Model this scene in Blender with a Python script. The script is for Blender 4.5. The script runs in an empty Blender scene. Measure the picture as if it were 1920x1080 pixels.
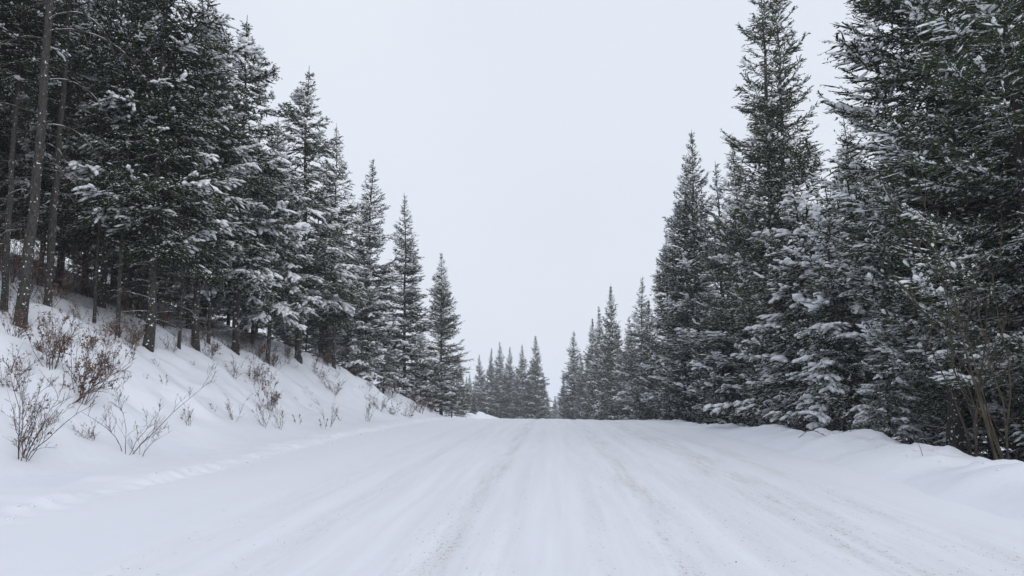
import bpy, math, random
import numpy as np
from math import radians, sin, cos, tan, atan

random.seed(7)
rng = np.random.default_rng(7)
scene = bpy.context.scene
COL = scene.collection

# ------------------------------------------------------------------ camera
F = 1450.0                      # focal length in pixels of the 1920 px wide photograph
PITCH = atan(185.0 / F)
YAW = atan(80.0 / F * cos(PITCH))
CAM = np.array([0.0, 0.0, 1.4])
cam_data = bpy.data.cameras.new('camera')
cam_data.sensor_width = 36.0
cam_data.lens = 36.0 * F / 1920.0
cam_data.clip_start = 0.1
cam_data.clip_end = 6000.0
cam = bpy.data.objects.new('camera', cam_data)
COL.objects.link(cam)
cam.location = CAM
cam.rotation_euler = (radians(90) + PITCH, 0, YAW)
scene.camera = cam

# ------------------------------------------------------------------ world: overcast sky
SUN_EL, SUN_AZ = radians(38), radians(150)
world = bpy.data.worlds.new('World')
scene.world = world
world.use_nodes = True
wn, wl = world.node_tree.nodes, world.node_tree.links
wn.clear()
w_out = wn.new('ShaderNodeOutputWorld')
sky = wn.new('ShaderNodeTexSky')
sky.sky_type = 'NISHITA'
sky.sun_disc = False
sky.sun_elevation = SUN_EL
sky.sun_rotation = SUN_AZ
sky.dust_density = 4.0
bg_sky = wn.new('ShaderNodeBackground')
bg_sky.inputs['Strength'].default_value = 0.08
wl.new(sky.outputs[0], bg_sky.inputs['Color'])
tc = wn.new('ShaderNodeTexCoord')
cn = wn.new('ShaderNodeTexNoise')
cn.inputs['Scale'].default_value = 2.2
cn.inputs['Detail'].default_value = 3.0
cn.inputs['Roughness'].default_value = 0.45
wl.new(tc.outputs['Generated'], cn.inputs['Vector'])
cr = wn.new('ShaderNodeValToRGB')
cr.color_ramp.elements[0].position = 0.35
cr.color_ramp.elements[0].color = (0.73, 0.775, 0.865, 1)
cr.color_ramp.elements[1].position = 0.68
cr.color_ramp.elements[1].color = (0.775, 0.815, 0.895, 1)
wl.new(cn.outputs['Fac'], cr.inputs['Fac'])
bg_cloud = wn.new('ShaderNodeBackground')
bg_cloud.inputs['Strength'].default_value = 1.10
wl.new(cr.outputs['Color'], bg_cloud.inputs['Color'])
mx = wn.new('ShaderNodeMixShader')
mx.inputs['Fac'].default_value = 0.93          # the cloud deck hides nearly all of the clear sky
wl.new(bg_sky.outputs[0], mx.inputs[1])
wl.new(bg_cloud.outputs[0], mx.inputs[2])
wl.new(mx.outputs[0], w_out.inputs['Surface'])

sun_data = bpy.data.lights.new('sun', 'SUN')
sun_data.energy = 0.85
sun_data.angle = radians(50)
sun_data.color = (1.0, 0.97, 0.93)
sun = bpy.data.objects.new('sun', sun_data)
COL.objects.link(sun)
sun.rotation_euler = (radians(90) - SUN_EL, 0, radians(180) - SUN_AZ)
sun.location = (0, -10, 40)

vs = scene.view_settings
vs.view_transform = 'Standard'
vs.look = 'None'
vs.exposure = 0.0
vs.gamma = 1.0
vs.use_curve_mapping = False
cy = scene.cycles
cy.max_bounces = 5
cy.diffuse_bounces = 3
cy.glossy_bounces = 2
cy.volume_bounces = 1
cy.transparent_max_bounces = 4
cy.use_denoising = True
cy.use_adaptive_sampling = True
cy.adaptive_threshold = 0.02

# ------------------------------------------------------------------ photograph geometry helpers
_f = np.array([-sin(YAW) * cos(PITCH), cos(YAW) * cos(PITCH), sin(PITCH)])
_r = np.array([cos(YAW), sin(YAW), 0.0])
_u = np.array([sin(YAW) * sin(PITCH), -cos(YAW) * sin(PITCH), cos(PITCH)])


def ray(px, py):
    return _f + _r * (px - 960) / F - _u * (py - 540) / F


def at(px, py, Y):
    d = ray(px, py)
    return CAM + d * (Y / d[1])


# ------------------------------------------------------------------ noise (value noise on a lattice)
_tab = np.random.default_rng(99).random((256, 256))


def vnoise(x, y):
    xi, yi = np.floor(x).astype(int), np.floor(y).astype(int)
    fx, fy = x - xi, y - yi
    fx, fy = fx * fx * (3 - 2 * fx), fy * fy * (3 - 2 * fy)
    a = _tab[xi & 255, yi & 255]; b = _tab[(xi + 1) & 255, yi & 255]
    c = _tab[xi & 255, (yi + 1) & 255]; d = _tab[(xi + 1) & 255, (yi + 1) & 255]
    return ((a * (1 - fx) + b * fx) * (1 - fy) + (c * (1 - fx) + d * fx) * fy) * 2 - 1


def fbm(x, y, o=3):
    s, a = 0, 1.0
    for k in range(o):
        s = s + a * vnoise(x * 2 ** k + 17.3 * k, y * 2 ** k + 5.1 * k)
        a *= 0.5
    return s


def sstep(a, b, x):
    t = np.clip((x - a) / (b - a), 0, 1)
    return t * t * (3 - 2 * t)


def softplus(x, k):
    return np.logaddexp(0, x / k) * k


# ------------------------------------------------------------------ terrain
def crest(Y):
    """the road runs level, then goes over a rise and down"""
    Y = np.asarray(Y, float)
    return -0.052 * softplus(Y - 37.5, 6.0) + 0.052 * softplus(Y - 190.0, 20.0)


def cross(X, Y):
    return -0.022 * softplus(np.asarray(X, float) - 1.5, 0.5) * sstep(14, 34, Y) + 0.03 * vnoise(np.asarray(X, float) * 0.35 + 7, np.asarray(Y, float) * 0.12)


def road_center(Y):
    """beyond the rise the road swings to the left"""
    return -0.6 - 0.011 * np.maximum(np.asarray(Y, float) - 62, 0) ** 2


def ground_z(X, Y):
    X = np.asarray(X, float); Y = np.asarray(Y, float)
    z = crest(Y) + cross(X, Y)
    near = sstep(230, 120, Y)
    # ---- left bank
    toe = -7.7 - 0.085 * np.maximum(18 - Y, 0) + 0.45 * vnoise(Y * 0.23, Y * 0 + 3.3)
    s = toe - X
    fade = 1 - 0.42 * sstep(36, 62, Y)
    lip = 3.7 + 0.5 * vnoise(Y * 0.31 + 9, Y * 0 + 8.1)
    rise = 0.78 * (softplus(s, 0.35) - softplus(s - lip, 0.45)) + 0.36 * (softplus(s - lip, 0.6) - softplus(s - 22, 4))
    face = sstep(0.2, 1.6, s) * sstep(lip + 3.0, lip - 0.3, s)
    rw = Y * 0.42 + s * 0.33
    ribs = 0.40 * vnoise(rw, s * 0.10 + 4) + 0.16 * vnoise(Y * 1.05 + s * 0.45, s * 0.22 + 9) + 0.30 * (0.5 - np.abs(vnoise(rw * 0.8 + 31, s * 0.15 + 2))) 
    lumps = 0.11 * fbm(X * 1.5, Y * 1.5, 4) + 0.07 * sstep(0.0, 0.5, vnoise(X * 1.1 + 40, Y * 0.8 + 3))
    rise = rise + face * (ribs + lumps) + 0.12 * sstep(lip, lip + 2, s) * fbm(X * .5, Y * .5, 3)
    z = z + rise * fade * near
    # ---- right berm thrown up by the plough, ground dropping behind it
    e = X - 6.15 - 0.35 * vnoise(Y * 0.33, Y * 0 + 1.7) - 0.0 * Y
    hump = 0.5 + 0.5 * vnoise(Y * 0.42 + 2.1, Y * 0 + 6.4)
    bh = (0.20 + 0.30 * hump + 0.10 * vnoise(Y * 1.3, Y * 0 + 2.0)) * (1 - 0.85 * sstep(17, 34, Y)) * sstep(2.0, 8.0, Y + 4)
    up = np.where(e < 0, sstep(-2.3, -0.1, e), 1.0)
    down = softplus(e - 0.35, 0.18) - softplus(e - 2.4, 0.4)
    lumpy = np.exp(-(e / 0.55) ** 2) * (0.07 * fbm(X * 3.1, Y * 3.1, 3) + 0.12 * np.maximum(vnoise(X * 1.9 + 3, Y * 1.9), 0))
    far_r = 0.05 * softplus(e - 2.4, 0.6)
    right = bh * up + lumpy - 0.62 * down - np.minimum(far_r, 1.5)
    z = z + right * near
    # ---- soft shoulder waves
    z = z + 0.015 * fbm(X * .8, Y * .5, 2)
    # road bed sits a little lower than the road sheet
    inroad = sstep(-6.4, -5.6, X) * sstep(5.4, 4.4, X) * sstep(75, 65, Y)
    return z - 0.10 * inroad


def hit(px, py):
    d = ray(px, py)
    t = 2.0
    while t < 200:
        p = CAM + d * t
        if p[2] < ground_z(p[0], p[1]):
            return p
        t += 0.04
    return CAM + d * 60


# ------------------------------------------------------------------ mesh helpers
def mesh_np(name, verts, faces, smooth=False):
    """faces: int array (n, k) with k = 3 or 4, or a list of such arrays"""
    if not isinstance(faces, (list, tuple)):
        faces = [faces]
    me = bpy.data.meshes.new(name)
    verts = np.ascontiguousarray(verts, np.float32)
    me.vertices.add(len(verts))
    me.vertices.foreach_set('co', verts.ravel())
    idx = np.concatenate([f.ravel() for f in faces]).astype(np.int32)
    tot = np.concatenate([np.full(len(f), f.shape[1]) for f in faces]).astype(np.int32)
    start = np.concatenate([[0], np.cumsum(tot)[:-1]]).astype(np.int32)
    me.loops.add(len(idx))
    me.loops.foreach_set('vertex_index', idx)
    me.polygons.add(len(tot))
    me.polygons.foreach_set('loop_start', start)
    me.polygons.foreach_set('loop_total', tot)
    if smooth:
        me.polygons.foreach_set('use_smooth', np.ones(len(tot), bool))
    me.update(calc_edges=True)
    return me


def obj(name, me, mat=None, parent=None):
    o = bpy.data.objects.new(name, me)
    COL.objects.link(o)
    if mat and me and not me.materials:
        me.materials.append(mat)
    if parent:
        o.parent = parent
    return o


def tag(o, label=None, cat=None, group=None, kind=None):
    if label: o['label'] = label
    if cat: o['category'] = cat
    if group: o['group'] = group
    if kind: o['kind'] = kind
    return o


def norm(v):
    return v / np.maximum(np.linalg.norm(v, axis=-1, keepdims=True), 1e-9)


class Geo:
    def __init__(self):
        self.v, self.f3, self.f4, self.n = [], [], [], 0

    def add(self, v, f):
        f = np.asarray(f) + self.n
        (self.f3 if f.shape[1] == 3 else self.f4).append(f)
        self.v.append(np.asarray(v).reshape(-1, 3)); self.n += len(self.v[-1])

    def mesh(self, name, smooth=False):
        fs = []
        if self.f3: fs.append(np.concatenate(self.f3))
        if self.f4: fs.append(np.concatenate(self.f4))
        return mesh_np(name, np.concatenate(self.v), fs, smooth)

    def tubes(self, P, R, sides=3):
        """P (N,K,3) paths, R (N,K) radii"""
        P = np.asarray(P, float); R = np.asarray(R, float)
        N, K, _ = P.shape
        T = norm(np.gradient(P, axis=1))
        ref = np.where(np.abs(T[..., 2:3]) > 0.9, np.array([1.0, 0, 0]), np.array([0, 0, 1.0]))
        A = norm(np.cross(T, ref)); B = np.cross(T, A)
        th = np.arange(sides) * 2 * np.pi / sides
        V = P[:, :, None] + R[:, :, None, None] * (A[:, :, None] * np.cos(th)[:, None] + B[:, :, None] * np.sin(th)[:, None])
        n = np.arange(N)[:, None, None] * K * sides
        k = np.arange(K - 1)[None, :, None] * sides
        j = np.arange(sides)[None, None, :]; j2 = (j + 1) % sides
        q = np.stack([n + k + j, n + k + j2, n + k + sides + j2, n + k + sides + j], -1).reshape(-1, 4)
        self.add(V.reshape(-1, 3), q)

    def kites(self, p, d, nrm, ln, wd, cup=0.25):
        """leaf-sized folded faces: base p, direction d, normal nrm"""
        s = norm(np.cross(d, nrm)); n2 = np.cross(s, d)
        ln = ln[:, None]; wd = wd[:, None]
        m = p + d * ln * 0.42
        V = np.stack([p, m + s * wd - n2 * wd * cup, p + d * ln, m - s * wd - n2 * wd * cup], 1)
        b = np.arange(len(p))[:, None] * 4
        self.add(V.reshape(-1, 3), np.concatenate([b + [[0, 1, 2]], b + [[0, 2, 3]]]))

    def blobs(self, c, ax, a, b, h, rs, lo=False):
        """squashed, slightly lumpy pillows: long axis ax (half length a), half width b, half height h"""
        if lo:
            U, TF = OCT_V, OCT_F
        else:
            U, TF = SPH_V, SPH_F
        up = np.array([0, 0, 1.0])
        s = norm(np.cross(ax, up)); n = np.cross(s, ax)
        j = 1 + 0.16 * rs.standard_normal((len(c), len(U), 1))
        loc = U[None] * j
        V = c[:, None] + ax[:, None] * (loc[..., :1] * a[:, None, None]) + s[:, None] * (loc[..., 1:2] * b[:, None, None]) \
            + n[:, None] * (np.where(loc[..., 2:3] > 0, 1.0, 0.55) * loc[..., 2:3] * h[:, None, None])
        f = (np.arange(len(c))[:, None, None] * len(U) + TF[None]).reshape(-1, 3)
        self.add(V.reshape(-1, 3), f)


def _sphere(seg, ring):
    V = [(0, 0, 1)]
    for i in range(1, ring):
        ph = math.pi * i / ring
        for j in range(seg):
            th = 2 * math.pi * j / seg
            V.append((sin(ph) * cos(th), sin(ph) * sin(th), cos(ph)))
    V.append((0, 0, -1))
    Fs = []
    for j in range(seg):
        Fs.append((0, 1 + j, 1 + (j + 1) % seg))
        for i in range(ring - 2):
            a, b = 1 + i * seg + j, 1 + i * seg + (j + 1) % seg
            Fs += [(a, a + seg, b + seg), (a, b + seg, b)]
        Fs.append((len(V) - 1, 1 + (ring - 2) * seg + (j + 1) % seg, 1 + (ring - 2) * seg + j))
    return np.array(V, float), np.array(Fs)


SPH_V, SPH_F = _sphere(6, 3)
OCT_V = np.array([(1, 0, 0), (-1, 0, 0), (0, 1, 0), (0, -1, 0), (0, 0, 1), (0, 0, -1)], float)
OCT_F = np.array([(0, 2, 4), (2, 1, 4), (1, 3, 4), (3, 0, 4), (2, 0, 5), (1, 2, 5), (3, 1, 5), (0, 3, 5)])


# ------------------------------------------------------------------ materials
class NT:
    """small wrapper for building node trees"""
    def __init__(self, name):
        self.m = bpy.data.materials.new(name)
        self.m.use_nodes = True
        self.t = self.m.node_tree
        self.b = self.t.nodes['Principled BSDF']
        self.b.inputs['Specular IOR Level'].default_value = 0.25

    def n(self, typ, **kw):
        nd = self.t.nodes.new(typ)
        for k, v in kw.items():
            if hasattr(nd, k) and k not in nd.inputs:
                setattr(nd, k, v)
            else:
                nd.inputs[k].default_value = v
        return nd

    def l(self, a, b):
        self.t.links.new(a, b)

    def math(self, op, a, b=None, clamp=False):
        nd = self.t.nodes.new('ShaderNodeMath'); nd.operation = op; nd.use_clamp = clamp
        for i, v in enumerate((a, b)):
            if v is None: continue
            if isinstance(v, (int, float)): nd.inputs[i].default_value = v
            else: self.l(v, nd.inputs[i])
        return nd.outputs[0]

    def ramp(self, v, lo, hi):
        nd = self.t.nodes.new('ShaderNodeMapRange'); nd.interpolation_type = 'SMOOTHSTEP'
        nd.inputs['From Min'].default_value = lo; nd.inputs['From Max'].default_value = hi
        self.l(v, nd.inputs['Value'])
        return nd.outputs[0]

    def mix(self, fac, a, b):
        nd = self.t.nodes.new('ShaderNodeMix'); nd.data_type = 'RGBA'
        if isinstance(fac, (int, float)): nd.inputs[0].default_value = fac
        else: self.l(fac, nd.inputs[0])
        for i, v in ((6, a), (7, b)):
            if isinstance(v, tuple): nd.inputs[i].default_value = (*v, 1)
            else: self.l(v, nd.inputs[i])
        return nd.outputs[2]

    def noise(self, scale, detail=2.0, vec=None, rough=0.5):
        nd = self.n('ShaderNodeTexNoise', Scale=scale, Detail=detail, Roughness=rough)
        if vec is not None: self.l(vec, nd.inputs['Vector'])
        return nd.outputs['Fac']

    def bump(self, h, strength, dist):
        nd = self.n('ShaderNodeBump', Strength=strength, Distance=dist)
        self.l(h, nd.inputs['Height'])
        self.l(nd.outputs[0], self.b.inputs['Normal'])


SNOW = (0.88, 0.895, 0.92)


def mat_needles(name, dark, light, snow_lo, snow_hi, snow_cut):
    k = NT(name)
    geo = k.n('ShaderNodeNewGeometry'); tcn = k.n('ShaderNodeTexCoord'); oi = k.n('ShaderNodeObjectInfo')
    v = k.math('ADD', k.noise(1.7, 2, tcn.outputs['Object']), k.math('MULTIPLY', k.math('SUBTRACT', oi.outputs['Random'], 0.5), 0.35))
    col = k.mix(k.ramp(v, 0.3, 0.75), dark, light)
    sep = k.n('ShaderNodeSeparateXYZ'); k.l(geo.outputs['Normal'], sep.inputs[0])
    up = k.ramp(sep.outputs['Z'], snow_lo, snow_hi)
    patch = k.ramp(k.noise(7.0, 3, tcn.outputs['Object']), snow_cut, snow_cut + 0.05)
    fac = k.math('MULTIPLY', up, patch)
    k.l(k.mix(fac, col, SNOW), k.b.inputs['Base Color'])
    k.b.inputs['Roughness'].default_value = 0.8
    k.b.inputs['Specular IOR Level'].default_value = 0.06
    return k.m


def mat_bark(name, dark, light, speck):
    k = NT(name)
    tcn = k.n('ShaderNodeTexCoord')
    mp = k.n('ShaderNodeMapping'); mp.inputs['Scale'].default_value = (16, 16, 6.0)
    k.l(tcn.outputs['Object'], mp.inputs['Vector'])
    nz = k.noise(1.6, 5, mp.outputs[0], 0.65)
    col = k.mix(k.ramp(nz, 0.32, 0.68), dark, light)
    geo = k.n('ShaderNodeNewGeometry'); sep = k.n('ShaderNodeSeparateXYZ'); k.l(geo.outputs['Normal'], sep.inputs[0])
    sp = k.ramp(k.noise(13.0, 3, tcn.outputs['Object']), speck, speck + 0.05)
    upm = k.ramp(sep.outputs['Z'], 0.35, 0.7)
    fac = k.math('MAXIMUM', sp, k.math('MULTIPLY', upm, k.ramp(k.noise(3.0, 2, tcn.outputs['Object']), 0.45, 0.55)))
    k.l(k.mix(fac, col, SNOW), k.b.inputs['Base Color'])
    k.b.inputs['Roughness'].default_value = 0.9
    k.bump(nz, 0.7, 0.02)
    return k.m


def mat_snow(name, bump_scale=14, dist=0.01):
    k = NT(name)
    tcn = k.n('ShaderNodeTexCoord')
    nz = k.noise(bump_scale, 3, tcn.outputs['Object'])
    k.b.inputs['Base Color'].default_value = (*SNOW, 1)
    k.b.inputs['Roughness'].default_value = 0.75
    k.bump(nz, 0.5, dist)
    return k.m


def mat_plain(name, a, b, scale=6, rough=0.85):
    k = NT(name)
    tcn = k.n('ShaderNodeTexCoord')
    k.l(k.mix(k.ramp(k.noise(scale, 3, tcn.outputs['Object']), 0.35, 0.65), a, b), k.b.inputs['Base Color'])
    k.b.inputs['Roughness'].default_value = rough
    return k.m


def mat_twig(name, a, b):
    k = NT(name)
    tcn = k.n('ShaderNodeTexCoord'); geo = k.n('ShaderNodeNewGeometry'); sep = k.n('ShaderNodeSeparateXYZ')
    k.l(geo.outputs['Normal'], sep.inputs[0])
    col = k.mix(k.ramp(k.noise(6, 3, tcn.outputs['Object']), 0.35, 0.65), a, b)
    fac = k.math('MULTIPLY', k.ramp(sep.outputs['Z'], 0.45, 0.75), k.ramp(k.noise(9, 2, tcn.outputs['Object']), 0.50, 0.56))
    k.l(k.mix(fac, col, SNOW), k.b.inputs['Base Color'])
    k.b.inputs['Roughness'].default_value = 0.85
    return k.m


def mat_ground():
    k = NT('snow_cover')
    tcn = k.n('ShaderNodeTexCoord')
    o = tcn.outputs['Object']
    tint = k.mix(k.ramp(k.noise(0.5, 3, o), 0.3, 0.7), (0.755, 0.785, 0.855), (0.80, 0.83, 0.89))
    # bare soil, needles and leaf litter showing on the steep lip of the bank and under the trees
    sep = k.n('ShaderNodeSeparateXYZ'); k.l(o, sep.inputs[0])
    geo = k.n('ShaderNodeNewGeometry'); sn = k.n('ShaderNodeSeparateXYZ'); k.l(geo.outputs['Normal'], sn.inputs[0])
    litter = k.ramp(k.noise(6.5, 4, o, 0.7), 0.60, 0.66)
    where = k.math('MAXIMUM', k.ramp(sep.outputs['X'], -10.4, -12.2), k.ramp(sep.outputs['X'], 7.3, 8.6))
    fl = k.math('MULTIPLY', litter, where)
    steep = k.math('MULTIPLY', k.ramp(sn.outputs['Z'], 0.64, 0.54), k.ramp(k.noise(3.0, 4, o), 0.45, 0.55))
    fac = k.math('MAXIMUM', fl, steep)
    col = k.mix(fac, tint, (0.055, 0.042, 0.032))
    k.l(col, k.b.inputs['Base Color'])
    k.b.inputs['Roughness'].default_value = 0.8
    h = k.math('ADD', k.noise(3.5, 4, o), k.math('MULTIPLY', k.noise(28, 2, o), 0.15))
    k.bump(h, 0.35, 0.06)
    return k.m


def mat_road():
    k = NT('packed_road_snow')
    tcn = k.n('ShaderNodeTexCoord')
    o = tcn.outputs['Object']
    sep = k.n('ShaderNodeSeparateXYZ'); k.l(o, sep.inputs[0])
    # streaks stretched along the direction of travel
    mp = k.n('ShaderNodeMapping'); mp.inputs['Scale'].default_value = (5.0, 0.16, 1)
    k.l(o, mp.inputs['Vector'])
    streak = k.noise(1.0, 4, mp.outputs[0], 0.6)
    wob = k.math('MULTIPLY', k.math('SUBTRACT', k.noise(0.22, 2, o), 0.5), 0.55)
    x = k.math('ADD', sep.outputs['X'], wob)
    used = k.math('MULTIPLY', k.ramp(x, -4.6, -1.6), k.ramp(x, 4.6, 3.4))       # the travelled part of the road
    str2 = k.math('MULTIPLY', k.ramp(streak, 0.3, 0.7), used)
    base = k.mix(k.math('SUBTRACT', 1.0, str2), (0.735, 0.755, 0.81), (0.79, 0.815, 0.875))
    # dirty bands where tyres ground sand up through the snow
    band = None
    for cx, w, a in TRACKS:
        d = k.math('DIVIDE', k.math('SUBTRACT', x, cx), w)
        g = k.math('MULTIPLY', k.math('POWER', 2.718, k.math('MULTIPLY', k.math('MULTIPLY', d, d), -1.0)), a)
        band = g if band is None else k.math('MAXIMUM', band, g)
    mp2 = k.n('ShaderNodeMapping'); mp2.inputs['Scale'].default_value = (3.0, 0.30, 1)
    k.l(o, mp2.inputs['Vector'])
    pat = k.ramp(k.noise(1.6, 4, mp2.outputs[0], 0.65), 0.30, 0.72)
    dirt = k.math('MULTIPLY', band, pat)
    col = k.mix(k.math('MULTIPLY', dirt, 0.46), base, (0.555, 0.55, 0.55))
    mp3 = k.n('ShaderNodeMapping'); mp3.inputs['Scale'].default_value = (1.0, 0.55, 1)
    k.l(o, mp3.inputs['Vector'])
    g1 = k.noise(26, 3, mp3.outputs[0], 0.7)
    grit = k.math('MULTIPLY', k.ramp(k.math('ADD', g1, k.math('MULTIPLY', dirt, 0.13)), 0.64, 0.72), k.ramp(band, 0.02, 0.35))
    col = k.mix(k.math('MULTIPLY', grit, 0.40), col, (0.26, 0.235, 0.215))
    k.l(col, k.b.inputs['Base Color'])
    k.b.inputs['Roughness'].default_value = 0.75
    h = k.math('ADD', k.math('MULTIPLY', k.math('MULTIPLY', streak, used), 0.5), k.math('ADD', k.math('MULTIPLY', k.noise(22, 3, o), 0.14), k.math('MULTIPLY', k.noise(1.8, 3, o), 0.5)))
    k.bump(h, 0.35, 0.05)
    return k.m


# lateral position, half width, strength of each tyre band
TRACKS = [(-3.3, 0.22, 0.35), (-2.4, 0.20, 0.5), (-1.0, 0.22, 1.0), (-0.45, 0.18, 0.35), (0.45, 0.2, 0.35), (1.08, 0.26, 0.9),
          (1.75, 0.25, 0.45), (2.65, 0.42, 1.0), (3.55, 0.22, 0.65)]

M = {
    'spruce': mat_needles('spruce_needles', (0.024, 0.037, 0.017), (0.058, 0.080, 0.037), 0.66, 0.78, 0.53),
    'fir': mat_needles('fir_needles', (0.027, 0.043, 0.020), (0.064, 0.090, 0.043), 0.62, 0.74, 0.50),
    'frosted': mat_needles('frosted_needles', (0.029, 0.046, 0.023), (0.066, 0.093, 0.047), 0.60, 0.74, 0.48),
    'fir_frost': mat_needles('frosted_fir_needles', (0.028, 0.044, 0.022), (0.066, 0.091, 0.045), 0.50, 0.66, 0.45),
    'bark': mat_bark('spruce_bark', (0.024, 0.022, 0.020), (0.080, 0.074, 0.068), 0.65),
    'bark_dark': mat_bark('dark_bark', (0.025, 0.022, 0.020), (0.080, 0.073, 0.066), 0.62),
    'snow': mat_snow('fresh_snow'),
    'packed': mat_plain('ploughed_snow', (0.755, 0.785, 0.855), (0.80, 0.83, 0.89), 3),
    'ground': mat_ground(),
    'road': mat_road(),
    'twig': mat_twig('bare_twig', (0.060, 0.036, 0.028), (0.125, 0.078, 0.060)),
    'willow': mat_plain('willow_stem', (0.035, 0.030, 0.022), (0.070, 0.060, 0.040)),
    'leaf': mat_twig('dry_leaf', (0.095, 0.048, 0.033), (0.20, 0.115, 0.078)),
    'grit': mat_plain('road_grit', (0.10, 0.085, 0.075), (0.22, 0.20, 0.18), 20),
}


# ------------------------------------------------------------------ the setting
def lines(*segs):
    out = []
    for a, b, st in segs:
        out.append(np.arange(a, b, st))
    return np.concatenate(out + [np.array([segs[-1][1]])])


def build_ground():
    xs = lines((-2000, -200, 200), (-200, -40, 8), (-40, -16, 0.6), (-16, -12.5, 0.2), (-12.5, -5.4, 0.13), (-5.4, 3.6, 0.5),
               (3.6, 9.0, 0.09), (9, 14, 0.35), (14, 40, 1.5), (40, 200, 10), (200, 2000, 200))
    ys = lines((-60, -6, 3), (-6, 5, 0.35), (5, 30, 0.13), (30, 46, 0.22), (46, 80, 0.5), (80, 220, 3), (220, 600, 20), (600, 3000, 200))
    X, Y = np.meshgrid(xs, ys)
    Z = ground_z(X, Y)
    nx, ny = len(xs), len(ys)
    V = np.stack([X, Y, Z], -1).reshape(-1, 3)
    i, j = np.meshgrid(np.arange(ny - 1), np.arange(nx - 1), indexing='ij')
    a = (i * nx + j).ravel()
    me = mesh_np('ground', V, np.stack([a, a + 1, a + nx + 1, a + nx], -1), True)
    tag(obj('ground', me, M['ground']), 'deep fresh snow over the road banks and forest floor', kind='structure')


def road_z(U, Y):
    z = crest(Y) + cross(U, Y) + 0.02
    for cx, w, a in TRACKS:
        wob = 0.12 * vnoise(Y * 0.16 + cx, Y * 0 + cx * 3)
        z = z - 0.030 * a * np.exp(-((U - cx - wob) / (w * 0.9)) ** 2) + 0.012 * a * np.exp(-((np.abs(U - cx - wob) - w * 1.6) / (w * 0.6)) ** 2)
    z = z + 0.014 * fbm(U * 1.1, Y * 0.22, 3) + 0.004 * fbm(U * 6, Y * 2.2, 2)
    # low ploughed ridge on the left, crumbly on its road side
    r = U + 5.75 + 0.25 * vnoise(Y * 0.4, Y * 0 + 2.2)
    z = z + 0.10 * sstep(0.16, -0.16, r) * (0.8 + 0.5 * vnoise(Y * 2.0, Y * 0 + 5)) + 0.03 * np.exp(-(r / 0.30) ** 2) * fbm(U * 7, Y * 7, 2)
    # soft loose snow towards the right berm
    z = z + 0.05 * sstep(3.7, 4.6, U)
    # both edges dive under the ground snow
    z = z - 0.30 * sstep(-6.55, -7.1, U) ** 1.5 - 0.22 * sstep(4.75, 5.4, U)
    return z


def build_road():
    us = lines((-7.1, 5.4, 0.075))
    ys = lines((-12, 4, 0.4), (4, 22, 0.085), (22, 46, 0.16), (46, 70, 0.6), (70, 150, 2.0))
    U, Y = np.meshgrid(us, ys)
    Z = road_z(U, Y)
    c = road_center(Y) + 0.6
    # let the strip turn left beyond the rise
    X = U + c
    far = sstep(62, 75, Y)
    Z = Z + far * 0.12
    nx, ny = len(us), len(ys)
    V = np.stack([X, Y, Z], -1).reshape(-1, 3)
    i, j = np.meshgrid(np.arange(ny - 1), np.arange(nx - 1), indexing='ij')
    a = (i * nx + j).ravel()
    me = mesh_np('road', V, np.stack([a, a + 1, a + nx + 1, a + nx], -1), True)
    tag(obj('road', me, M['road']), 'snow packed road with sandy tyre tracks', kind='structure')


build_ground()
build_road()


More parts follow.
